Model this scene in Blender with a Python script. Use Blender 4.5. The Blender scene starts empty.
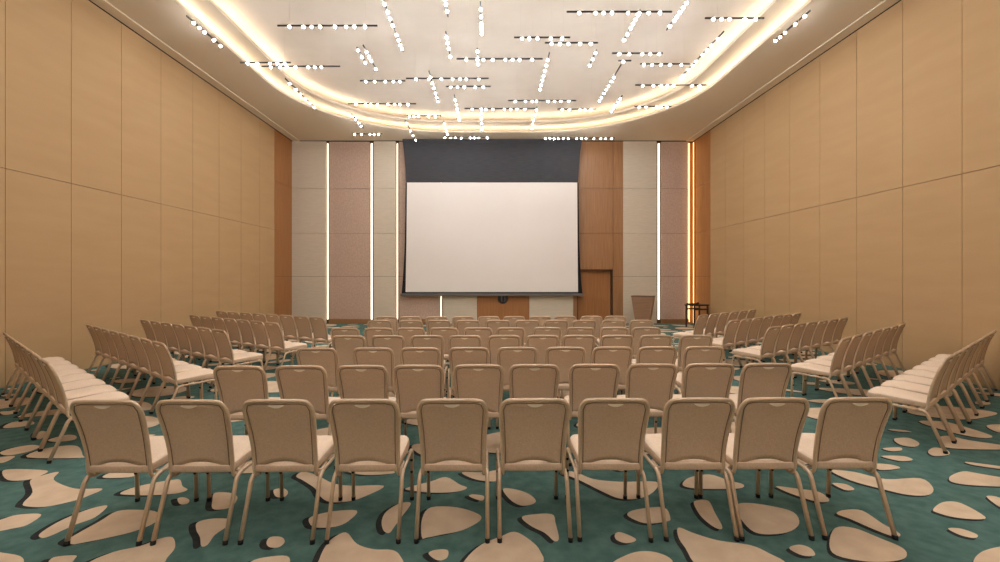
import bpy, bmesh, math, random
from mathutils import Vector, Matrix
random.seed(7)
PI = math.pi
scn = bpy.context.scene
COL = scn.collection
H, F, VX, VY = 1.69, 450.0, 491.0, 279.0        # eye height and lens of the photograph

# ------------------------------------------------------------------ materials
def lin(c):
    return tuple(((v/255)/12.92 if v/255 <= .04045 else ((v/255+.055)/1.055)**2.4) for v in c) + (1,)
def base_mat(name):
    m = bpy.data.materials.new(name); m.use_nodes = True
    nt = m.node_tree; b = nt.nodes['Principled BSDF']
    return m, nt, b
def surf(name, rgb, rough=.6, metal=0, rgb2=None, scale=(8, 8, 8), detail=4, bump=0, bscale=200, spec=None, lo=.35, hi=.65):
    m, nt, b = base_mat(name)
    b.inputs['Base Color'].default_value = lin(rgb)
    b.inputs['Roughness'].default_value = rough
    b.inputs['Metallic'].default_value = metal
    if spec is not None: b.inputs['Specular IOR Level'].default_value = spec
    tc = nt.nodes.new('ShaderNodeTexCoord')
    if rgb2:
        mp = nt.nodes.new('ShaderNodeMapping'); mp.inputs['Scale'].default_value = scale
        nz = nt.nodes.new('ShaderNodeTexNoise'); nz.inputs['Scale'].default_value = 1; nz.inputs['Detail'].default_value = detail
        cr = nt.nodes.new('ShaderNodeValToRGB')
        cr.color_ramp.elements[0].position = lo; cr.color_ramp.elements[0].color = lin(rgb)
        cr.color_ramp.elements[1].position = hi; cr.color_ramp.elements[1].color = lin(rgb2)
        nt.links.new(tc.outputs['Object'], mp.inputs['Vector']); nt.links.new(mp.outputs[0], nz.inputs['Vector'])
        nt.links.new(nz.outputs['Fac'], cr.inputs['Fac']); nt.links.new(cr.outputs[0], b.inputs['Base Color'])
    if bump:
        n2 = nt.nodes.new('ShaderNodeTexNoise'); n2.inputs['Scale'].default_value = bscale; n2.inputs['Detail'].default_value = 2
        bp = nt.nodes.new('ShaderNodeBump'); bp.inputs['Strength'].default_value = bump; bp.inputs['Distance'].default_value = .01
        nt.links.new(tc.outputs['Object'], n2.inputs['Vector']); nt.links.new(n2.outputs['Fac'], bp.inputs['Height'])
        nt.links.new(bp.outputs[0], b.inputs['Normal'])
    return m
def emit(name, rgb, strength):
    m, nt, b = base_mat(name)
    b.inputs['Base Color'].default_value = lin((230, 225, 215))
    b.inputs['Emission Color'].default_value = lin(rgb); b.inputs['Emission Strength'].default_value = strength
    return m
M = {}
M['wall'] = surf('golden_wall_fabric', (186, 150, 105), .8, rgb2=(190, 154, 109), scale=(.8, .8, 5), bump=.15, bscale=350)
M['groove'] = surf('dark_groove', (96, 72, 48), .9)
M['black_gap'] = surf('black_shadow_gap', (22, 19, 17), .9)
M['wood'] = surf('brown_wood_veneer', (150, 106, 66), .45, rgb2=(166, 120, 78), scale=(30, 30, 1.2), bump=.05, bscale=60)
M['wood_dark'] = surf('dark_walnut_veneer', (158, 104, 56), .45, rgb2=(172, 116, 66), scale=(30, 30, 1.2))
M['pink'] = surf('dusty_pink_wallcovering', (188, 160, 141), .75, rgb2=(198, 170, 151), scale=(22, 22, 14), detail=6, bump=.3, bscale=40, lo=.4, hi=.6)
M['beige'] = surf('beige_woven_wallcovering', (206, 192, 170), .8, rgb2=(214, 200, 178), scale=(4, 4, 60), bump=.2, bscale=200)
M['ceiling'] = surf('painted_plaster', (230, 217, 201), .9, rgb2=(238, 226, 211), scale=(.7, .9, 1), detail=5)
M['soffit'] = surf('soffit_plaster', (226, 211, 188), .9)
M['carpet'] = surf('teal_carpet', (80, 111, 104), .95, rgb2=(98, 130, 121), scale=(9, 9, 1), detail=9, bump=.6, bscale=600, spec=.1)
M['pebble'] = surf('cream_carpet_motif', (216, 190, 160), .95, rgb2=(228, 204, 174), scale=(6, 6, 1), detail=8, bump=.5, bscale=600, spec=.1)
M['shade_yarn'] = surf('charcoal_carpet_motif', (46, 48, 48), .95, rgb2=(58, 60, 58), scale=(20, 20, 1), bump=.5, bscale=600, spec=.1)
M['fabric'] = surf('chair_upholstery', (232, 208, 182), .9, rgb2=(240, 217, 192), scale=(90, 90, 90), detail=3, bump=.35, bscale=700, spec=.15)
M['shaded_fabric'] = surf('shaded_chair_upholstery', (200, 174, 147), .9, rgb2=(211, 185, 158), scale=(90, 90, 90), detail=3, bump=.35, bscale=700, spec=.15)  # darker copy of the upholstery: shade painted into backs and seat sides
M['seam'] = surf('dark_piping', (118, 94, 70), .8)
M['metal'] = surf('champagne_powder_coat', (206, 180, 150), .38, metal=.3, rgb2=(212, 187, 158), scale=(40, 40, 40))
M['grip'] = surf('cream_moulded_grip', (250, 238, 218), .35)
M['rubber'] = surf('black_rubber', (18, 17, 17), .7)
M['track'] = surf('black_light_track', (40, 36, 32), .5)
M['wire'] = surf('steel_wire', (215, 205, 190), .4, metal=.6)
M['screen_black'] = surf('black_screen_cloth', (58, 57, 60), .85, rgb2=(66, 65, 68), scale=(3, 3, 40))
M['screen_edge'] = surf('matt_black_border', (14, 14, 15), .9)
M['screen_white'] = surf('white_screen_vinyl', (236, 226, 218), .8, rgb2=(238, 229, 221), scale=(.5, .5, .5))
M['bar_grey'] = surf('grey_aluminium', (110, 106, 104), .45, metal=.5)
M['lectern'] = surf('walnut_lectern_veneer', (142, 106, 78), .5, rgb2=(154, 117, 88), scale=(2, 2, 40))
M['lectern_dark'] = surf('dark_lectern_edge', (84, 56, 38), .5)
M['table_black'] = surf('black_laminate', (20, 20, 24), .35)
M['table_leg'] = surf('dark_bronze_legs', (60, 40, 28), .45)
M['bulb'] = emit('glowing_bulb', (243, 248, 255), 165)
M['led'] = emit('cove_led', (255, 240, 220), 19)
M['vled'] = emit('vertical_led_diffuser', (255, 240, 216), 1.7)
M['oled'] = emit('amber_led_diffuser', (255, 190, 105), 3.2)

# ------------------------------------------------------------------ mesh helpers
def link(name, me, mats, parent=None, smooth=False):
    o = bpy.data.objects.new(name, me); COL.objects.link(o)
    for m in (mats if isinstance(mats, (list, tuple)) else [mats]): me.materials.append(M[m])
    if parent: o.parent = parent
    if smooth:
        for p in me.polygons: p.use_smooth = True
    return o
def obj(name, bm, mats, parent=None, smooth=False):
    bmesh.ops.recalc_face_normals(bm, faces=bm.faces)
    me = bpy.data.meshes.new(name); bm.to_mesh(me); bm.free()
    return link(name, me, mats, parent, smooth)
def box(bm, x0, x1, y0, y1, z0, z1, mi=0, bevel=0):
    vs = [bm.verts.new((x, y, z)) for z in (z0, z1) for y in (y0, y1) for x in (x0, x1)]
    fs = [bm.faces.new([vs[i] for i in q]) for q in ((0,2,3,1),(4,5,7,6),(0,1,5,4),(2,6,7,3),(0,4,6,2),(1,3,7,5))]
    for f in fs: f.material_index = mi
    if bevel:
        es = set(e for f in fs for e in f.edges)
        bmesh.ops.bevel(bm, geom=list(es), offset=bevel, segments=2, affect='EDGES', profile=.5)
    return fs
def catmull(pts, n=5, closed=False):
    out = []; P = [Vector(p) for p in pts]; L = len(P)
    rng = range(L if closed else L-1)
    for i in rng:
        if closed: a, b, c, d = P[i-1], P[i], P[(i+1) % L], P[(i+2) % L]
        else: a, b, c, d = P[max(i-1, 0)], P[i], P[i+1], P[min(i+2, L-1)]
        for k in range(n):
            t = k/n
            out.append(.5*((2*b)+(c-a)*t+(2*a-5*b+4*c-d)*t*t+(3*b-3*c+d-a)*t**3))
    if not closed: out.append(P[-1])
    return out
def sweep(bm, pts, ra, rb, ref=(1, 0, 0), n=10, closed=False, mi=0):
    """tube with elliptical section: ra along ref, rb across it"""
    ref = Vector(ref); rings = []; L = len(pts)
    for i, p in enumerate(pts):
        if closed: t = pts[(i+1) % L]-pts[i-1]
        else: t = pts[min(i+1, L-1)]-pts[max(i-1, 0)]
        t.normalize(); u = (ref-t*ref.dot(t)).normalized(); v = t.cross(u)
        rings.append([bm.verts.new(p+u*ra*math.cos(2*PI*k/n)+v*rb*math.sin(2*PI*k/n)) for k in range(n)])
    for i in range(L if closed else L-1):
        A, B = rings[i], rings[(i+1) % L]
        for k in range(n): bm.faces.new((A[k], A[(k+1) % n], B[(k+1) % n], B[k])).material_index = mi
    if not closed:
        bm.faces.new(rings[0][::-1]).material_index = mi; bm.faces.new(rings[-1]).material_index = mi
def tag(o, label, cat, group=None, kind=None):
    if label: o['label'] = label
    if cat: o['category'] = cat
    if group: o['group'] = group
    if kind: o['kind'] = kind
    return o
def empty(name, loc=(0, 0, 0), rz=0):
    o = bpy.data.objects.new(name, None); COL.objects.link(o); o.empty_display_size = .1
    o.location = loc; o.rotation_euler = (0, 0, rz); return o
def struct(o): o['kind'] = 'structure'; return o

# ------------------------------------------------------------------ the room
XL, XR, YB, YN, ZT = -7.60, 7.75, 17.2, -8.0, 6.90
ZUP = 7.45
def side_wall(name, x, s, grooves, ywood, parts):
    """s=+1: the room lies towards +x"""
    bm = bmesh.new()
    lo, hi = sorted((x-s*.03, x-s*.2)); box(bm, lo, hi, YN-.2, YB+.2, -.1, ZUP+.1, 1)
    ys = [YN]+grooves+[ywood]
    a, b = sorted((x, x-s*.035)); g = .005
    for y0, y1 in zip(ys[:-1], ys[1:]):
        for z0, z1 in ((.0, 3.42), (3.42, ZUP)):
            box(bm, a, b, y0+g, y1-g, z0+g if z0 else 0, z1-g, 0)
    w = struct(obj(name, bm, ['wall', 'groove']))
    bm = bmesh.new()
    for z0, z1 in ((0, 1.785), (1.785, 3.43), (3.43, 5.15), (5.15, ZUP)):
        box(bm, a, b, ywood+g, YB, z0+(.004 if z0 else 0), z1-.004, 0)
    obj('wood_panel', bm, 'wood_dark', w)
    return w
gl = [14.79-1.107*k for k in range(0, 20)][::-1]
side_wall('wall_left', XL, 1, gl, 15.8, None)
gr = [14.88-1.068*k for k in range(0, 21)][::-1]
side_wall('wall_right', XR, -1, gr, 15.9, None)
bm = bmesh.new(); box(bm, XL-.2, XR+.2, YN-.2, YN, -.1, ZUP+.1)
struct(obj('wall_rear', bm, 'wall'))

def bx(px): return (px-VX)*YB/F
# back wall: carcass, then panels as its parts
bm = bmesh.new()
dx0, dx1, dzt = bx(577), bx(613), 2.06
box(bm, XL-.2, dx0, YB+.06, YB+.3, -.1, ZUP+.1); box(bm, dx1, XR+.2, YB+.06, YB+.3, -.1, ZUP+.1)
box(bm, dx0, dx1, YB+.06, YB+.3, dzt, ZUP+.1)
wb = struct(obj('wall_back', bm, 'groove'))
joints = (0, 1.785, 3.43, 5.15, ZT+.05)
def panel(px0, px1, mat, proud, name, z_from=0, split=True):
    bm = bmesh.new(); x0, x1 = bx(px0), bx(px1)
    for z0, z1 in zip(joints[:-1], joints[1:]):
        if z1 <= z_from: continue
        box(bm, x0, x1, YB-proud, YB+.065, max(z0, z_from)+(.005 if z0 else 0), z1-.005, 0)
    return obj(name, bm, mat, wb)
panel(291.5, 326, 'beige', .03, 'fabric_panel')
panel(329, 369.5, 'pink', -.02, 'textured_panel', .14)
panel(374, 395.5, 'beige', .03, 'fabric_panel')
panel(399, 439.5, 'pink', -.02, 'textured_panel', .14)
panel(443, 477, 'beige', .03, 'fabric_panel')
panel(477.3, 529, 'wood_dark', .0, 'wood_panel')
panel(529.3, 573, 'beige', .03, 'fabric_panel')
panel(573.2, 577, 'wood', .0, 'wood_panel')
panel(577, 613, 'wood', .0, 'wood_panel', dzt)
panel(613.2, 623, 'wood', .01, 'wood_panel')
panel(623, 656.5, 'beige', .03, 'fabric_panel')
panel(661.5, 688.5, 'pink', -.02, 'textured_panel', .14)
bm = bmesh.new()
for a, b in ((329, 369.5), (399, 439.5), (661.5, 688.5)): box(bm, bx(a), bx(b), YB-.035, YB+.06, 0, .16)
struct(obj('baseboard_back', bm, 'wood'))
# recessed door
bm = bmesh.new(); box(bm, dx0+.04, dx1-.04, YB+.24, YB+.29, .0, dzt-.03, 0)
d = struct(obj('door_1', bm, 'wood_dark'))
bm = bmesh.new()
box(bm, dx0, dx0+.035, YB+.0, YB+.29, 0, dzt); box(bm, dx1-.035, dx1, YB, YB+.29, 0, dzt); box(bm, dx0+.035, dx1-.035, YB, YB+.29, dzt-.035, dzt)
obj('door_frame', bm, 'lectern_dark', d)
bm = bmesh.new(); sweep(bm, [Vector((dx0+.12, YB+.24, 1.0)), Vector((dx0+.12, YB+.19, 1.0)), Vector((dx0+.24, YB+.19, 1.0))], .009, .009, (0, 0, 1), 8)
obj('door_handle', bm, 'bar_grey', d, True)

# vertical light strips
side_words = {327.5: 'warm white vertical light strip left of the widest pink wall panel',
              371.5: 'warm white vertical light strip right of the leftmost pink panel',
              397.2: 'warm white vertical light strip just left of the projection screen',
              441: 'warm white vertical light strip showing under the screen left of the wood panel',
              659: 'warm white vertical light strip behind the right edge of the lectern'}
side_words[327.5] = 'warm white vertical light strip nearest the left wood-panelled corner'
for px, lb in side_words.items():
    w = .024 if px != 371.5 and px != 659 else .036
    bm = bmesh.new(); box(bm, bx(px)-w, bx(px)+w, YB+.01, YB+.05, .14, ZT-.02, 0, .006)
    o = tag(obj('light_strip', bm, 'vled'), lb, 'light strip', 'vertical light strips on the end wall')
bm = bmesh.new(); box(bm, bx(688.6), bx(689.3), YB-.03, YB+.045, .05, ZT-.02, 0, .004)
tag(obj('light_strip', bm, 'oled'), 'amber light strip glowing on the wood in the right corner', 'light strip', 'vertical light strips on the end wall')
bm = bmesh.new(); box(bm, bx(689.4), XR, YB+.05, YB+.065, 0, ZT)
obj('wood_panel', bm, 'wood', wb)
bm = bmesh.new(); box(bm, XR-.06, XR-.038, 17.10, 17.13, .02, ZT-.02, 0, .004)
ol = tag(obj('light_strip', bm, 'oled'), 'amber light strip running up the wood pilaster on the right wall', 'light strip', 'vertical light strips on the end wall')
bm = bmesh.new(); box(bm, XR-.038, XR-.001, 17.09, 17.14, 0, ZT-.02)
obj('backing_strip', bm, 'wood', ol)

# ------------------------------------------------------------------ carpet with pebble motif
def gp(px, py): 
    d = py-VY; return ((px-VX)*H/d, F*H/d)
T = []
def tr(ox, oy, s, *polys):
    for p in polys: T.append([gp(ox+x*s, oy+y*s) for x, y in p])
tr(0, 440, .25,
 [(-60,335),(0,320),(70,300),(165,298),(110,340),(50,355),(0,365),(-60,375)],
 [(235,128),(215,160),(300,195),(410,195),(350,225),(290,245),(180,268),(100,265),(95,250),(130,210),(120,165),(160,145)],
 [(10,125),(60,117),(185,122),(170,140),(110,160),(30,160)],
 [(430,265),(380,310),(300,340),(200,385),(165,392),(160,375),(230,330),(320,290),(390,268)],
 [(265,405),(310,375),(400,325),(470,285),(560,280),(630,290),(620,330),(540,365),(440,390),(330,412),(290,418)],
 [(690,390),(700,430),(670,470),(640,500),(500,520),(350,500),(450,450),(560,425),(640,395)],
 [(195,500),(215,470),(300,462),(300,475),(270,500)],
 [(-40,440),(0,450),(80,465),(90,495),(0,510),(-40,500)],
 [(480,215),(520,195),(600,175),(690,160),(720,160),(730,185),(750,200),(700,215),(600,222),(520,220)],
 [(410,150),(450,130),(530,130),(535,145),(480,152)],
 [(710,235),(735,230),(757,240),(750,255),(720,257)],
 [(850,275),(850,240),(860,212),(920,212),(950,230),(930,265),(890,278)],
 [(790,330),(850,315),(920,318),(910,345),(860,380),(830,420),(805,425),(800,390),(785,360)],
 [(110,70),(160,40),(240,25),(310,25),(330,60),(320,72)],
 [(0,50),(60,30),(130,20),(160,28),(110,48),(30,62)],
 [(-30,80),(0,70),(60,65),(30,85),(0,92)])
tr(230, 440, .27,
 [(245,135),(270,118),(320,130),(380,160),(450,170),(570,170),(510,205),(440,228),(370,230),(335,210),(315,180),(270,150)],
 [(162,185),(200,180),(215,195),(200,212),(170,210)],
 [(295,310),(300,285),(380,265),(470,262),(440,300),(390,322),(320,325)],
 [(670,235),(630,235),(580,265),(562,300),(568,335),(590,345),(610,320),(640,280)],
 [(325,480),(330,445),(350,400),(380,365),(430,343),(470,385),(530,405),(600,408),(630,430),(632,470),(480,490)],
 [(135,380),(150,360),(190,360),(203,378),(180,398),(145,397)],
 [(70,470),(80,450),(130,435),(210,430),(217,460),(150,480)],
 [(650,180),(740,155),(800,138),(850,165),(878,178),(840,192),(760,196),(690,190)],
 [(710,360),(712,290),(745,250),(840,250),(920,275),(925,300),(860,335),(780,352),(730,362)],
 [(735,420),(760,408),(805,408),(805,435),(780,447),(755,440)],
 [(885,208),(900,202),(940,208),(935,225),(910,220)],
 [(860,120),(940,120),(1000,112),(990,150),(940,152),(890,140)],
 [(435,117),(520,113),(600,115),(600,125),(500,130)])
tr(0, 0, 1, [(466,559),(481,545),(500,537),(515,532),(531,541),(540,551),(541,564),(500,572),(465,568)])
tr(480, 440, .27,
 [(85,182),(130,183),(180,200),(207,225),(190,240),(150,243),(110,220)],
 [(155,290),(180,278),(265,275),(280,310),(292,365),(275,375),(240,345),(190,320)],
 [(300,120),(350,118),(420,145),(520,155),(650,155),(650,185),(600,215),(520,218),(450,190),(370,150)],
 [(545,275),(580,258),(680,250),(705,290),(690,303),(620,310),(570,295)],
 [(500,350),(520,342),(570,362),(575,375),(540,383),(505,370)],
 [(735,325),(790,345),(880,372),(1000,390),(1070,420),(1130,460),(1000,490),(820,475),(760,400),(735,360)],
 [(480,465),(560,420),(630,413),(690,430),(715,455),(690,480),(560,485)],
 [(750,165),(775,140),(850,128),(920,150),(975,165),(960,180),(850,182),(780,178)],
 [(793,240),(800,225),(845,225),(870,270),(898,325),(870,325),(820,285)])
tr(730, 400, .288,
 [(25,365),(60,358),(140,368),(220,390),(240,430),(200,460),(120,467),(70,450),(30,400)],
 [(345,500),(365,445),(430,445),(520,480),(600,515),(612,545),(570,560),(480,562),(370,540)],
 [(370,395),(400,382),(460,385),(530,430),(590,465),(570,475),(500,450),(420,415)],
 [(205,515),(240,503),(280,515),(295,540),(250,540)],
 [(350,245),(430,250),(540,275),(660,272),(705,305),(690,330),(620,330),(530,310),(420,280)],
 [(705,380),(740,355),(800,358),(885,405),(860,415),(780,408),(720,392)],
 [(757,447),(800,447),(857,467),(850,480),(800,470)],
 [(765,265),(810,248),(860,255),(937,268),(1000,275),(1000,300),(850,297),(770,285)],
 [(850,550),(880,525),(937,510),(1000,505),(1000,570),(860,570)],
 [(355,290),(400,292),(432,310),(400,313)],
 [(160,300),(230,308),(310,320),(345,350),(300,353),(210,325)],
 [(687,180),(710,165),(755,175),(760,190),(710,195)],
 [(570,135),(620,132),(657,150),(640,163),(590,155)],
 [(725,130),(760,125),(830,140),(960,160),(960,172),(770,168),(730,150)],
 [(655,75),(740,75),(820,95),(910,125),(870,132),(760,110)],
 [(890,90),(937,85),(990,95),(990,115),(930,112)],
 [(530,168),(590,165),(595,175),(560,178)],
 [(525,195),(600,195),(635,208),(590,212)],
 [(500,222),(560,225),(590,237),(520,243)],
 [(820,215),(937,230),(1000,240),(1000,247),(850,227)],
 [(890,335),(937,340),(970,375),(937,372)])
tr(0, 370, .2,
 [(15,290),(60,262),(150,255),(170,270),(100,285)],
 [(180,320),(210,305),(240,315),(215,340),(185,345)],
 [(240,350),(330,325),(380,330),(370,350),(280,360)],
 [(0,210),(50,205),(100,195),(80,215),(20,225)])
class Disc(list):
    def __init__(self): super().__init__(); self.g = {}
    def append(self, c):
        R = c[2]+.12
        for i in range(int((c[0]-R+50)//.5), int((c[0]+R+50)//.5)+1):
            for j in range(int((c[1]-R+50)//.5), int((c[1]+R+50)//.5)+1): self.g.setdefault((i, j), []).append(c)
    def near(self, q): return self.g.get((int((q[0]+50)//.5), int((q[1]+50)//.5)), ())
circ = Disc()
def add_circ(poly):
    # cover each outline by small discs so fillers keep clear
    cx = sum(p[0] for p in poly)/len(poly); cy = sum(p[1] for p in poly)/len(poly)
    circ.append((cx, cy, .12))
    for p in poly: circ.append((p[0]*.85+cx*.15, p[1]*.85+cy*.15, .07))
for p in T: add_circ(p)
rnd = random.Random(11)
FILL = []
for tries, rmin, rmax in ((2500, .42, .62), (5000, .22, .36), (7000, .09, .17)):
    for _ in range(tries):
        r = rnd.uniform(rmin, rmax); x = rnd.uniform(XL+r, XR-r); y = rnd.uniform(YN+r, YB-r-.1)
        asp = rnd.uniform(.4, .8); a = rnd.uniform(-.9, .9)
        n = 7; ph = rnd.uniform(0, 6); poly = []
        for k in range(n):
            t = ph+2*PI*k/n; rr = rnd.uniform(.72, 1.05)
            u, v = r*rr*math.cos(t), r*rr*asp*math.sin(t)
            poly.append((x+u*math.cos(a)-v*math.sin(a), y+u*math.sin(a)+v*math.cos(a)))
        ok = True
        for q in poly+[(x, y)]:
            for cx, cy, cr in circ.near(q):
                if (q[0]-cx)**2+(q[1]-cy)**2 < (cr+.12)**2: ok = False; break
            if not ok: break
        if not ok: continue
        if 2.3 < y < 3.6 and abs(x) < 4: continue
        FILL.append(poly)
        for k in range(n):
            p, q = poly[k], poly[(k+1) % n]
            for t in (0, .5): circ.append((p[0]*(1-t)+q[0]*t, p[1]*(1-t)+q[1]*t, .06))
        for p in poly: circ.append(((p[0]+x)/2, (p[1]+y)/2, r*.3))
        circ.append((x, y, r*.45))
bm = bmesh.new()
box(bm, XL-.2, XR+.2, YN-.2, YB+.3, -.12, 0, 0)
def patch(poly, off, z, mi):
    c = catmull([(x+off[0], y+off[1], z) for x, y in poly], 4, True)
    out = [c[0]]
    for p in c[1:]:
        if (p-out[-1]).length > .004: out.append(p)
    vs = [bm.verts.new((min(max(p.x, XL+.01), XR-.01), p.y, p.z)) for p in out]
    f = bm.faces.new(vs); f.material_index = mi
    f.normal_update()
    if f.normal.z < 0: f.normal_flip()
me = None
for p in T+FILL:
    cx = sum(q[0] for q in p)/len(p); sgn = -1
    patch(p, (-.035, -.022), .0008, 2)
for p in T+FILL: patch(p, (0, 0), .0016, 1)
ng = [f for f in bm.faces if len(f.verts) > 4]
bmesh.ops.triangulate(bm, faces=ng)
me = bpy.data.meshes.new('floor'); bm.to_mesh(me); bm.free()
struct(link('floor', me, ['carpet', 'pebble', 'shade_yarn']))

# ------------------------------------------------------------------ ceiling: soffit, stepped ring, raised centre
def rrect(x0, x1, y0, y1, rx, ry, z, n=18):
    pts = []
    for cx, cy, a0 in ((x1-rx, y1-ry, 0), (x0+rx, y1-ry, 90), (x0+rx, y0+ry, 180), (x1-rx, y0+ry, 270)):
        for k in range(n+1):
            a = math.radians(a0+90*k/n); pts.append(Vector((cx+rx*math.cos(a), cy+ry*math.sin(a), z)))
    return pts
def C(off, z): return rrect(-6.0-off, 6.08+off, -6.8-off, 16.2+off, 4.6+off, 4.2+off, z)
def slab_with_hole(bm, rect, hole, z0, z1):
    x0, x1, y0, y1 = rect
    for z in (z0, z1):
        ov = [bm.verts.new((x, y, z)) for x, y in ((x0, y0), (x1, y0), (x1, y1), (x0, y1))]
        hv = [bm.verts.new((p.x, p.y, z)) for p in hole]
        es = [bm.edges.new((L[i], L[(i+1) % len(L)])) for L in (ov, hv) for i in range(len(L))]
        bmesh.ops.triangle_fill(bm, edges=es, use_beauty=True)
    strip(bm, hole, z0, z1)
def strip(bm, pts, z0, z1):
    a = [bm.verts.new((p.x, p.y, z0)) for p in pts]; b = [bm.verts.new((p.x, p.y, z1)) for p in pts]
    for i in range(len(pts)):
        j = (i+1) % len(pts); bm.faces.new((a[i], a[j], b[j], b[i]))
bm = bmesh.new(); box(bm, XL-.2, XR+.2, YN-.2, YB+.3, ZUP, ZUP+.1)
ce = struct(obj('ceiling', bm, 'ceiling'))
bm = bmesh.new(); slab_with_hole(bm, (XL+.24, XR-.24, YN, YB-.02), C(0, 0), 6.97, 7.0)
strip(bm, C(0.0, 0), 7.0, 7.03); strip(bm, C(.02, 0), 7.0, 7.03)
obj('soffit', bm, 'soffit', ce)
bm = bmesh.new(); slab_with_hole(bm, (XL, XR, YN, YB-.02), C(-.46, 0), 7.17, 7.2)
strip(bm, C(-.46, 0), 7.2, 7.24)
strip(bm, C(.6, 0), 7.0, 7.17)
obj('stepped_ring', bm, 'soffit', ce)
# dropped margin along the side walls with a black gap to the wall
bm = bmesh.new()
for x0, x1 in ((XL+.045, XL+.30), (XR-.30, XR-.045)):
    box(bm, x0, x1, YN, YB-.02, 6.945, 7.0)
obj('margin_trim', bm, 'soffit', ce)
bm = bmesh.new()
for x0, x1 in ((XL, XL+.05), (XR-.05, XR)): box(bm, x0, x1, YN, YB-.02, 6.95, 7.0)
box(bm, XL, XR, YB-.03, YB+.06, 6.95, 7.0)
obj('shadow_gap', bm, 'black_gap', ce)
def cove(off, z, label):
    bm = bmesh.new(); sweep(bm, C(off, z), .014, .012, (0, 0, 1), 6, True)
    return tag(obj('cove_light', bm, 'led'), label, 'cove light', 'hidden ceiling cove lights')
cove(.06, 7.02, 'outer glowing light line around the oval ceiling recess, nearest the walls')
cove(-.40, 7.225, 'inner glowing light line around the oval ceiling recess')

# ------------------------------------------------------------------ hanging light bars
ZB = 6.59
ZBY = ZB+.13      # lengthwise bars hang a little higher than the crosswise ones
def cp(px, py, z=ZB):
    d = VY-py; return ((px-VX)*(z-H)/d, F*(z-H)/d)
A, B_, C_ = (80, 0, .2668), (320, 0, .2668), (560, 0, .2668)
BARS = []   # frame, end a, end b, bulbs by fraction
def hb(fr, x0, y0, x1, y1, bulbs):       # crosswise bar, bulbs given by zoom x
    BARS.append(('x', fr, x0, y0, x1, y1, [(b-x0)/(x1-x0) for b in bulbs]))
def vb(fr, x0, y0, x1, y1, bulbs):       # lengthwise bar, bulbs given by zoom y
    BARS.append(('y', fr, x0, y0, x1, y1, bulbs))
vb(A, 395, 62, 540, 180, [85, 103, 120, 150, 172])
hb(A, 600, 237, 790, 237, [628, 665, 712, 740, 768])
hb(A, 680, 251, 975, 251, [715, 750, 775, 808, 855, 880, 905])
vb(A, 770, 297, 882, 407, [313, 335, 352, 370, 387, 402])
hb(A, 740, 99, 1115, 99, [785, 838, 868, 900, 955, 997, 1028, 1068])
vb(B_, 228, -10, 315, 195, [15, 45, 70, 95, 130, 150, 168, 182])
vb(B_, 463, -20, 483, 65, [-5, 15, 42])
vb(B_, 603, 10, 605, 135, [35, 62, 88, 100, 112, 126])
vb(B_, 470, 122, 490, 218, [140, 160, 182, 212])
hb(B_, 512, 223, 835, 223, [548, 590, 612, 648, 695, 722, 748, 795])
vb(B_, 160, 172, 216, 268, [195, 212, 228, 258])
vb(B_, 138, 180, 174, 242, [188, 213, 235])
vb(B_, 590, 184, 592, 248, [192, 218, 240])
hb(B_, 727, 143, 938, 143, [757, 785, 815, 865, 908])
hb(B_, 843, 163, 1042, 163, [868, 900, 930, 975, 1015])
vb(B_, 857, 200, 825, 342, [225, 245, 265, 285, 300, 318, 335])
hb(B_, 322, 296, 632, 296, [360, 408, 455, 497, 525, 548, 595])
hb(B_, 150, 305, 320, 305, [172, 205, 245, 275, 300])
hb(B_, 472, 326, 640, 326, [490, 515, 540, 582, 612])
vb(B_, 405, 268, 447, 388, [290, 312, 330, 350, 365, 380])
vb(B_, 500, 358, 526, 455, [375, 392, 408, 420, 435, 447])
hb(B_, 105, 391, 360, 391, [135, 172, 190, 215, 255, 280, 300, 330])
hb(B_, 325, 436, 455, 436, [335, 352, 370, 407, 433])
hb(B_, 542, 409, 815, 409, [570, 605, 622, 648, 690, 715, 738, 768])
hb(B_, 705, 379, 960, 379, [732, 770, 795, 812, 855, 880, 903, 932])
hb(B_, 890, 411, 1035, 411, [908, 935, 975, 993, 1015])
vb(B_, 604, 412, 606, 494, [425, 445, 462, 485])
vb(B_, 812, 402, 792, 486, [412, 430, 450, 465, 480])
vb(B_, 120, 428, 160, 482, [435, 448, 460, 472])
vb(B_, 318, 452, 363, 533, [462, 490, 508, 525])
vb(B_, 462, 455, 482, 512, [465, 480, 492, 504])
hb(B_, 120, 503, 235, 503, [130, 155, 187, 203, 220])
hb(B_, 460, 516, 635, 516, [468, 490, 507, 530, 563, 578, 595, 627])
hb(B_, 838, 519, 1105, 519, [845, 862, 877, 893, 912, 930, 962, 980, 997, 1027, 1053, 1070, 1093])
hb(C_, 25, 47, 420, 47, [72, 133, 163, 195, 255, 297, 332, 375])
vb(C_, 298, 40, 238, 158, [55, 72, 88, 105, 128, 150])
vb(C_, 488, -10, 400, 115, [10, 28, 45, 62, 75, 98])
hb(C_, 543, 71, 765, 71, [575, 605, 635, 692, 733])
vb(C_, 625, 120, 440, 296, [145, 170, 188, 205, 230, 245, 262, 282, 292])
vb(C_, 937, 42, 802, 158, [60, 90, 122, 138, 152])
hb(C_, 195, 202, 385, 202, [222, 260, 308, 338, 372])
vb(C_, 136, 190, 109, 252, [198, 222, 245])
hb(C_, 218, 230, 267, 230, [237])
vb(C_, 238, 245, 136, 385, [290, 305, 322, 335, 350, 365, 378])
hb(C_, 300, 242, 487, 242, [315, 345, 378, 412, 455])
hb(C_, 282, 321, 550, 321, [310, 350, 378, 402, 425, 495, 522])
vb(C_, 232, 360, 188, 424, [370, 382, 395, 405, 417])
hb(C_, 278, 401, 418, 401, [297, 322, 362, 378, 400])
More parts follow.
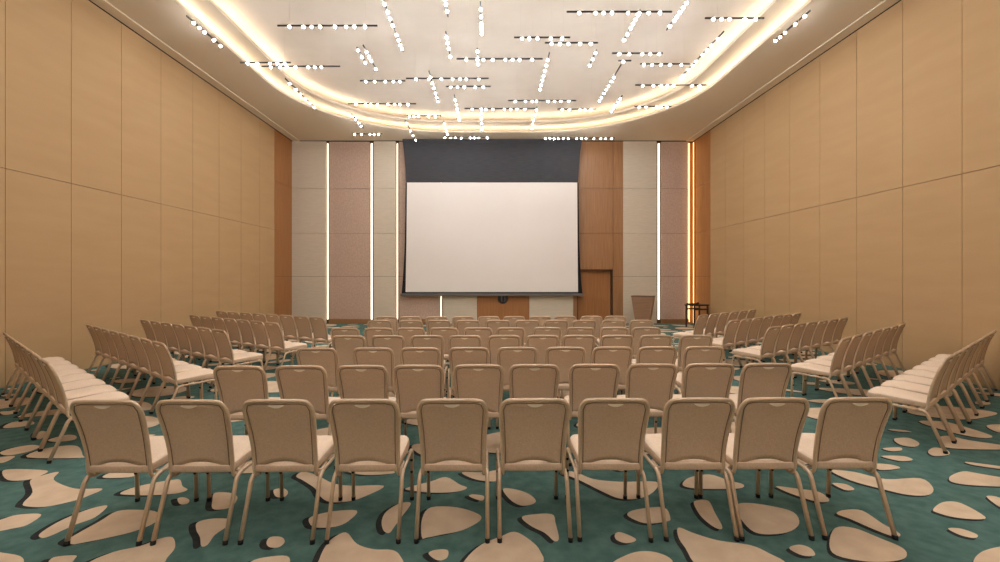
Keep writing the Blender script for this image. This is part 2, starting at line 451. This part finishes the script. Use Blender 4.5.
# world-space bars: (dir, x, y, length, bulb offsets)
W = []
for kind, fr, x0, y0, x1, y1, bl in BARS:
    ox, oy, s = fr
    zz = ZB if kind == 'x' else ZBY
    ax, ay = cp(ox+x0*s, oy+y0*s, zz); bx_, by = cp(ox+x1*s, oy+y1*s, zz)
    if kind == 'x':
        W.append(('x', ax, ay, bx_-ax, [f*(bx_-ax) for f in bl]))
    else:
        xm = (ax+bx_)/2; ya = min(ay, by); ln = abs(by-ay)
        W.append(('y', xm, ya, ln, [cp(0, oy+b*s, ZBY)[1]-ya for b in bl]))
NV = len(W)
br = random.Random(3)
for gy in range(10):     # the same field of bars continued unseen, added to brighten the chair backs
    for gx in range(5):
        x = -5.0+gx*2.3+br.uniform(-.2, .2)+(.5 if gy % 2 else 0); y = 6.2-gy*1.3+br.uniform(-.1, .1)
        W.append(('x' if (gx+gy) % 2 else 'y', x, y-(.6 if (gx+gy) % 2 == 0 else 0), 1.5, [.15, .4, .6, .8, 1.0, 1.15, 1.35]))
def ico(r):
    bm = bmesh.new(); bmesh.ops.create_icosphere(bm, subdivisions=2, radius=r); me = bpy.data.meshes.new('bulb'); bm.to_mesh(me); bm.free()
    me.materials.append(M['bulb'])
    for p in me.polygons: p.use_smooth = True
    return me
BULB = ico(.0255)
bm = bmesh.new(); bmesh.ops.create_cone(bm, cap_ends=True, segments=10, radius1=.024, radius2=.017, depth=.018)
CAP = bpy.data.meshes.new('bulb_cap'); bm.to_mesh(CAP); bm.free(); CAP.materials.append(M['track'])
NUM = ['zero', 'one', 'two', 'three', 'four', 'five', 'six', 'seven', 'eight', 'nine', 'ten', 'eleven', 'twelve', 'thirteen']
ORD = ['', 'first', 'second', 'third', 'fourth', 'fifth', 'sixth', 'seventh', 'eighth', 'ninth', 'tenth', 'eleventh', 'twelfth', 'thirteenth', 'fourteenth', 'fifteenth', 'sixteenth', 'seventeenth']
def zone(w):
    x = w[1]+(w[3]/2 if w[0] == 'x' else 0)
    return 0 if x < -3 else (1 if x < -.4 else (2 if x < 2.2 else 3))
rank = {}
for kx in 'xy':
    for z in range(4):
        s = sorted([i for i, w in enumerate(W[:NV]) if w[0] == kx and zone(w) == z], key=lambda i: -(W[i][2]+(W[i][3]/2 if kx == 'y' else 0)))
        for r, i in enumerate(s): rank[i] = r+1
ZW = ['far left', 'left of centre', 'right of centre', 'far right']
def bar_thing(i, w):
    kind, x, y, ln, bl = w
    zb = ZB if kind == 'x' else ZBY
    r = empty('light_bar', (x, y, zb), 0 if kind == 'x' else PI/2)
    if i < NV: tag(r, '%s black light bar, %s bulb%s, %s from screen, ceiling %s' % ('crosswise' if kind == 'x' else 'lengthwise', NUM[len(bl)], 's' if len(bl) > 1 else '', ORD[rank[i]], ZW[zone(w)]), 'ceiling light', 'black light bars hanging under the ceiling')
    else: tag(r, 'unseen black light bar with seven bulbs, added over the near part of the room', 'ceiling light', 'added unseen light bars over the near part of the room')
    bm = bmesh.new(); box(bm, 0, ln, -.011, .011, 0, .03, 0, .003); obj('track', bm, 'track', r)
    for t in (.12, .88):
        bm = bmesh.new()
        cx = ln*t; sweep(bm, [Vector((cx, 0, .03)), Vector((cx, 0, (ZUP if y < 15.6 else 6.97)-zb))], .001, .001, (1, 0, 0), 5)
        obj('suspension_wire', bm, 'wire', r)
    for b in bl:
        o = bpy.data.objects.new('bulb', BULB); COL.objects.link(o); o.parent = r; o.location = (b, 0, -.006)
        c = bpy.data.objects.new('bulb_cap', CAP); COL.objects.link(c); c.parent = o; c.location = (0, 0, .017)
for i, w in enumerate(W): bar_thing(i, w)

# ------------------------------------------------------------------ projection screen
YS = 16.98; sx = lambda px: (px-VX)*YS/F; sz = lambda py: H+(VY-py)*YS/F
scr = tag(empty('projection_screen', (0, YS, 1.0)), 'large white projection screen with black drop cloth hanging before the end wall', 'projection screen')
def scr_poly(pts, y0, y1, mat, name, par=scr):
    bm = bmesh.new()
    a = [bm.verts.new((sx(x), y0, sz(y)-1.0)) for x, y in pts]; b = [bm.verts.new((sx(x), y1, sz(y)-1.0)) for x, y in pts]
    bm.faces.new(a); bm.faces.new(b[::-1])
    for i in range(len(pts)):
        j = (i+1) % len(pts); bm.faces.new((a[i], b[i], b[j], a[j]))
    return obj(name, bm, mat, par)
top = [(403, 142.2), (404.3, 155), (405.5, 170), (406, 182.4), (578.2, 182.4), (578.8, 170), (580, 155), (581.6, 142.2)]
scr_poly(top, -.004, .004, 'screen_black', 'drop_cloth')
L_ = [(405.6, 182.6), (405.4, 210), (404.9, 240), (404, 262), (402.8, 280), (401.6, 293.6)]
R_ = [(582.4, 293.6), (581.2, 280), (580, 262), (579.2, 240), (578.8, 210), (578.6, 182.6)]
scr_poly(L_+R_, 0, .004, 'screen_edge', 'black_border')
scr_poly([(407, 182.6), (406.5, 240), (405.6, 292), (578, 292), (577.5, 240), (577.2, 182.6)], -.006, -.001, 'screen_white', 'projection_surface')
bm = bmesh.new(); box(bm, sx(400.5), sx(583.5), -.03, .03, sz(296)-1, sz(293.4)-1, 0, .008); obj('bottom_bar', bm, 'bar_grey', scr)
bm = bmesh.new(); box(bm, sx(402.5), sx(582), -.02, .1, sz(142.4)-1, 6.969-1, 0, .01); obj('roller_casing', bm, 'screen_black', scr)

# dark rounded fixture on the wood panel beneath the screen
fx = tag(empty('wall_fixture', (bx(503), YB-.002, .96)), 'dark grey rounded fixture on the wood wall panel under the screen', 'wall fixture')
bm = bmesh.new(); n = 20
pts = [(-.20, .17), (-.20, 0)]+[(.20*math.cos(PI+PI*k/n), .20*math.sin(PI+PI*k/n)*1.0) for k in range(1, n)]+[(.20, 0), (.20, .17)]
a = [bm.verts.new((x, 0, z-.02)) for x, z in pts]; b = [bm.verts.new((x*.86, -.06, z*.9-.02)) for x, z in pts]
bm.faces.new(a); bm.faces.new(b[::-1])
for i in range(len(pts)): j = (i+1) % len(pts); bm.faces.new((a[i], b[i], b[j], a[j]))
obj('housing', bm, 'track', fx)
for s in (-.06, .06):
    bm = bmesh.new(); sweep(bm, catmull([(s, -.062, .12), (s, -.085, .05), (s*.9, -.085, -.07), (s*.6, -.062, -.13)], 5), .028, .02, (1, 0, 0), 8)
    obj('grey_ridge', bm, 'bar_grey', fx, True)

# ------------------------------------------------------------------ lectern
lec = tag(empty('lectern', (5.46, 16.15, 0), math.radians(-30)), 'tapered brown wooden lectern, wider at the top, standing before the beige wall panel', 'lectern')
bm = bmesh.new()
wt, wb2, dt, db, hh = .375, .235, .19, .15, 1.06
v = [bm.verts.new(p) for p in ((-wb2, -db, .05), (wb2, -db, .05), (wb2, db, .05), (-wb2, db, .05), (-wt, -dt, hh), (wt, -dt, hh), (wt, dt, hh), (-wt, dt, hh))]
for q in ((0,3,2,1),(4,5,6,7),(0,1,5,4),(1,2,6,5),(2,3,7,6),(3,0,4,7)): bm.faces.new([v[i] for i in q])
bmesh.ops.bevel(bm, geom=list(bm.edges), offset=.006, segments=1, affect='EDGES')
obj('body', bm, 'lectern', lec)
bm = bmesh.new(); box(bm, -wb2-.03, wb2+.03, -db-.03, db+.03, 0, .05, 0, .005); obj('plinth', bm, 'lectern_dark', lec)
bm = bmesh.new(); box(bm, -wt-.012, wt+.012, -dt-.012, dt+.012, hh, hh+.03, 0, .006); obj('top', bm, 'lectern_dark', lec)

# ------------------------------------------------------------------ small table in the far right corner
tb = tag(empty('side_table', (7.16, 15.65, 0), math.radians(15)), 'small black topped side table in the far right corner by the wood pilaster', 'table')
bm = bmesh.new(); sc = rrect(-.36, .36, -.27, .27, .12, .12, .77, 6)
a = [bm.verts.new(p) for p in sc]; b = [bm.verts.new(p+Vector((0, 0, .035))) for p in sc]
bm.faces.new(a[::-1]); bm.faces.new(b)
for i in range(len(sc)): j = (i+1) % len(sc); bm.faces.new((a[i], a[j], b[j], b[i]))
obj('tabletop', bm, 'table_black', tb)
for px_, py_ in ((.27, .2), (-.27, .2), (-.27, -.2), (.27, -.2)):
    bm = bmesh.new(); box(bm, px_-.022, px_+.022, py_-.022, py_+.022, 0, .77, 0, .004); obj('leg', bm, 'table_leg', tb)
bm = bmesh.new()
for a_ in ((-.25, .25, -.215, -.19), (-.25, .25, .19, .215)): box(bm, a_[0], a_[1], a_[2], a_[3], .62, .67)
obj('crossbar', bm, 'table_leg', tb)
bm = bmesh.new(); box(bm, -.17, .17, -.10, .10, 0, .045, 0, .012)
cs = obj('equipment_case', bm, 'table_black'); cs.location = (6.98, 15.6, .806); cs.rotation_euler.z = .1
tag(cs, 'flat black case lying on the left end of the corner table', 'case')
bm = bmesh.new(); bmesh.ops.create_uvsphere(bm, u_segments=14, v_segments=8, radius=.05)
for vv in bm.verts: vv.co.z = max(vv.co.z, -.03)
dm = obj('desk_microphone', bm, 'table_black', None, True); dm.location = (7.20, 15.68, .836)
tag(dm, 'small round black device on top of the corner table', 'device')

# ------------------------------------------------------------------ banquet chair
def profile_y(z):          # lean of the back
    t = (z-.43)/(.907-.43)
    return -.205-.130*t+.02*math.sin(PI*max(0, min(1, t)))
def half_w(z):
    t = (z-.43)/(.907-.43)
    return .201+.024*t**2
def make_chair():
    t = empty('banquet_chair')
    # seat cushion: rounded outline, narrower behind, domed top
    bm = bmesh.new()
    outline = catmull([(-.198, -.20, 0), (-.207, -.05, 0), (-.210, .13, 0), (-.200, .238, 0), (-.15, .274, 0), (0, .284, 0), (.15, .274, 0), (.200, .238, 0), (.210, .13, 0), (.207, -.05, 0), (.198, -.20, 0), (.17, -.225, 0), (0, -.228, 0), (-.17, -.225, 0)], 3, True)
    layers = [(.461, .955), (.465, .99), (.47, 1.0), (.497, 1.0), (.508, .98), (.516, .94), (.521, .84), (.524, .6), (.526, .3)]
    rings = [[bm.verts.new((p.x*s, .015+(p.y-.015)*s, z-.055+.034*(p.y+.2)/.45*(z-.461)/.065-(.008 if p.y > .2 and z > .49 else 0))) for p in outline] for z, s in layers]
    for R0, R1 in zip(rings[:-1], rings[1:]):
        for i in range(len(R0)): j = (i+1) % len(R0); bm.faces.new((R0[i], R0[j], R1[j], R1[i]))
    bm.faces.new(rings[0][::-1]); bm.faces.new(rings[-1])
    bm.faces.ensure_lookup_table(); no = len(outline)
    for i in range(4*no+0): bm.faces[i].material_index = 1      # boxing band below the top piping, its shade painted into the colour
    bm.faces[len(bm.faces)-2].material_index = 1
    obj('seat', bm, ['fabric', 'shaded_fabric'], t, True)
    # seat frame: two side rails and two cross bars under the cushion
    bm = bmesh.new()
    for s in (-1, 1):
        sweep(bm, [Vector((s*.222, -.155, .379)), Vector((s*.224, 0, .385)), Vector((s*.222, .155, .392))], .010, .013)
    for y, z in ((-.12, .382), (.15, .392)): sweep(bm, [Vector((-.214, y, z)), Vector((.214, y, z))], .010, .010, (0, 1, 0), 8)
    obj('seat_frame', bm, 'metal', t, True)
    # legs, each bent out of the rail
    for s in (-1, 1):
        for rear in (True, False):
            if rear: pts = [(s*.222, -.14, .380), (s*.224, -.178, .374), (s*.226, -.208, .350), (s*.227, -.226, .305), (s*.228, -.335, .022)]
            else: pts = [(s*.222, .14, .391), (s*.224, .190, .390), (s*.225, .213, .371), (s*.225, .222, .33), (s*.223, .230, .022)]
            P = catmull(pts[:4], 4); P.append(Vector(pts[4]))
            bm = bmesh.new(); sweep(bm, P, .0135, .0155); lg = obj('leg', bm, 'metal', t, True)
            fx_, fy = pts[4][0], pts[4][1]
            bm = bmesh.new(); sweep(bm, [Vector((fx_, fy, .026)), Vector((fx_, fy-(.004 if rear else 0), 0.0))], .0155, .0175); obj('rubber_foot', bm, 'rubber', lg, True)
            if not rear:
                bm = bmesh.new()
                for z in (.31, .22): bmesh.ops.create_uvsphere(bm, u_segments=8, v_segments=6, radius=.011, matrix=Matrix.Translation((fx_, .211, z)))
                obj('stacking_bumper', bm, 'rubber', lg, True)
    # back frame: one tube, curling forward under the seat at both ends
    side = [(.200, -.02, .392), (.201, -.10, .378), (.202, -.165, .371), (.203, -.197, .385), (.2035, -.212, .425)]
    side += [(.2045, profile_y(.50), .50), (.2065, profile_y(.58), .58), (.211, profile_y(.66), .66), (.218, profile_y(.76), .76), (.2205, profile_y(.81), .81),
             (.2165, profile_y(.855), .855), (.199, profile_y(.890), .890), (.160, profile_y(.908), .908)]
    loop = [(-x, y, z) for x, y, z in side]+[(0, profile_y(.9115)-.004, .9115)]+side[::-1]
    bm = bmesh.new(); sweep(bm, catmull(loop, 3), .0115, .0125, (0, 1, 0), 10); obj('back_frame', bm, 'metal', t, True)
    # back panel: padded, arched lower edge, shallow curve across
    bm = bmesh.new(); nx, nz = 16, 12
    def pt(u, w, y_off, shrink):
        x = u
        hw = None
        zt = .900-shrink
        zb = .420+.060*(1-abs(x)**2.2)+shrink
        z = zb+(zt-zb)*w
        hwz = half_w(z)-.004-shrink
        # rounded upper corners
        dz = z-(.900-.070)
        if dz > 0: hwz -= .070*(1-math.sqrt(max(0, 1-(dz/.071)**2)))
        X = x*hwz
        return Vector((X, profile_y(z)+y_off-.006*(1-x*x), z))
    for sgn in (-1, 1):
        pass
    F0 = [[bm.verts.new(pt(-1+2*i/nx, j/nz, -.005, 0)) for i in range(nx+1)] for j in range(nz+1)]
    F1 = [[bm.verts.new(pt(-1+2*i/nx, j/nz, .012+.014*min(1, 4*min(i/nx, 1-i/nx))*min(1, 4*min(j/nz, 1-j/nz)), 0)) for i in range(nx+1)] for j in range(nz+1)]
    for j in range(nz):
        for i in range(nx):
            bm.faces.new((F0[j][i], F0[j][i+1], F0[j+1][i+1], F0[j+1][i])); bm.faces.new((F1[j][i], F1[j+1][i], F1[j+1][i+1], F1[j][i+1]))
    for i in range(nx):
        for j in (0, nz): bm.faces.new((F0[j][i], F0[j][i+1], F1[j][i+1], F1[j][i]))
    for j in range(nz):
        for i in (0, nx): bm.faces.new((F0[j][i], F0[j+1][i], F1[j+1][i], F1[j][i]))
    # raised welt line a little inside the rear edge
    w_in = []
    for k in range(0, 13): w_in.append(pt(-1+.062, k/12*.955, -.006, 0))
    top_ = [pt(-1+.062+(2-.124)*k/10, .98, -.006, 0) for k in range(1, 10)]
    right = [Vector((-p.x, p.y, p.z)) for p in w_in[::-1]]
    sweep(bm, w_in+top_+right, .0026, .0026, (0, 1, 0), 5, False, 1)
    obj('back_panel', bm, ['shaded_fabric', 'seam'], t, True)
    # lens shaped hand grip at the top of the back
    bm = bmesh.new(); zt = .882; n = 12; f = []; g = []
    for k in range(n+1):
        u = -1+2*k/n; x = .050*u; f.append((x, zt+.001)); g.append((x, zt-.018*(1-u*u)))
    ring = f+g[::-1][1:-1]
    a = [bm.verts.new((x, profile_y(z)-.0235, z)) for x, z in ring]; b = [bm.verts.new((x, profile_y(z)+.01, z)) for x, z in ring]
    bm.faces.new(a); bm.faces.new(b[::-1])
    for i in range(len(ring)): j = (i+1) % len(ring); bm.faces.new((a[i], b[i], b[j], a[j]))
    gp_ = obj('hand_grip', bm, 'grip', t); gp_['label'] = 'pale hand grip at the top of the backrest'
    return t
proto = make_chair()
def children(o): return [c for c in bpy.data.objects if c.parent == o]
PC = [(c, children(c)) for c in children(proto)]
first = [True]
def place(topx, topy, rz, label, group):
    if first[0]:
        r = proto; first[0] = False
    else:
        r = proto.copy(); COL.objects.link(r)
        for c, gs in PC:
            c2 = c.copy(); COL.objects.link(c2); c2.parent = r
            for g in gs:
                g2 = g.copy(); COL.objects.link(g2); g2.parent = c2
    off = Matrix.Rotation(rz, 2) @ Vector((0, -.335))
    r.location = (topx-off.x, topy-off.y, 0.0017); r.rotation_euler = (0, 0, rz)
    tag(r, label, 'chair', group)
HT = H-.92
ROWW = {1: 'nearest', 2: 'second', 3: 'third', 4: 'fourth', 5: 'fifth', 6: 'sixth', 7: 'farthest'}
rows = [
 ([104, 190, 277, 363, 452, 535, 615, 701, 776, 859], 400.3, 397.6),
 ([241, 302, 363, 419, 478.5, 534, 594, 651, 708, 765], 366, 363.3),
 ([316, 373, 420, 469, 517.5, 566, 613, 658, 705], 348, 346.5),
 ([350, 389, 428, 465, 504, 542, 578, 616, 654, 694], 335.6, 335),
 ([345.5, 379, 411, 444, 478, 510.5, 547, 580, 614, 646], 328, 327.2),
 ([380, 411, 439, 468, 498, 527, 556, 584, 613, 641], 320.4, 320),
 ([387, 410.5, 437, 463.5, 488.7, 514, 540, 565, 591, 615], 316.7, 316.0)]
# the fourth and third rows: the left-most chair of the fifth row stands in the fourth
jr = random.Random(5)
for ri, (xs, ya, yb) in enumerate(rows, 1):
    for k, px in enumerate(xs):
        t = k/(len(xs)-1); dy = ya+(yb-ya)*t-VY; d = HT*F/dy
        n = len(xs)
        end = 'at the left end' if k == 0 else ('at the right end' if k == n-1 else (('%s from the left' % ORD[k+1]) if k < n/2 else ('%s from the right' % ORD[n-k])))
        rz = jr.uniform(-.015, .015)
        place((px-VX)*HT/dy*{1: 1.002, 2: 1.012, 3: 1.0, 4: 1.014}.get(ri, 1.006), d, rz, 'beige upholstered banquet chair %s of the %s row, centre block' % (end, ROWW[ri]), 'chairs in the centre block')
# side blocks: (px, py) of near and far back tops
LB = [((45, 360.2), (5, 333), 8), ((158, 342), (89.4, 325), 8), ((218, 329.6), (144.5, 320), 7), ((271, 322.4), (194, 316), 7), ((316, 317), (221, 312), 8)]
RB = [((949.5, 356.2), (994, 331), 8), ((847, 337.4), (902.6, 323.7), 7), ((775, 326.6), (844, 318), 7), ((735, 320), (797.4, 313.6), 7), ((703.6, 314.8), (753, 309.6), 6)]
for side, blk in (('left', LB), ('right', RB)):
    for ri, ((nx_, ny_), (fx_, fy_), n) in enumerate(blk, 1):
        dn, df = ny_-VY, fy_-VY
        pn = Vector(((nx_-VX)*HT/dn, F*HT/dn)); pf = Vector(((fx_-VX)*HT/df, F*HT/df))
        r = (pf-pn).normalized()
        pitch = (pf-pn).length/(n-1)
        if pitch < .475:      # never let neighbours touch
            k_ = (fx_-VX)/F; L_n = .475*(n-1); qa = k_*k_+1; qb = -2*(k_*pn.x+pn.y); qc = pn.length_squared-L_n**2
            yy = (-qb+math.sqrt(qb*qb-4*qa*qc))/(2*qa); pf = Vector((k_*yy, yy)); r = (pf-pn).normalized()
        fac = Vector((r.y, -r.x)) if side == 'left' else Vector((-r.y, r.x))
        rz = math.atan2(-fac.x, fac.y)
        for k in range(n):
            p = pn.lerp(pf, k/(n-1))
            pos = 'at the aisle end' if k == 0 else ('at the wall end' if k == n-1 else '%s from the aisle' % ORD[k+1])
            rw = ROWW[ri] if ri < 5 else 'farthest'
            place(p.x, p.y, rz+jr.uniform(-.012, .012), 'beige banquet chair %s of the %s slanted row by the %s wall' % (pos, rw, side), 'chairs in the %s side block' % side)

# ------------------------------------------------------------------ world, camera, view
w = bpy.data.worlds.new('World'); scn.world = w; w.use_nodes = True
w.node_tree.nodes['Background'].inputs[0].default_value = (.05, .045, .04, 1); w.node_tree.nodes['Background'].inputs[1].default_value = .2
cam = bpy.data.cameras.new('Camera'); cam.sensor_width = 36; cam.lens = F*36/1000
cam.shift_x = (500-VX)/1000; cam.shift_y = -(281-VY)/1000; cam.clip_start = .05
co = bpy.data.objects.new('Camera', cam); COL.objects.link(co); co.location = (0, 0, H); co.rotation_euler = (PI/2, 0, 0)
scn.camera = co
vs = scn.view_settings; vs.view_transform = 'Standard'; vs.look = 'None'; vs.gamma = 1; vs.exposure = 0.0; vs.use_curve_mapping = False
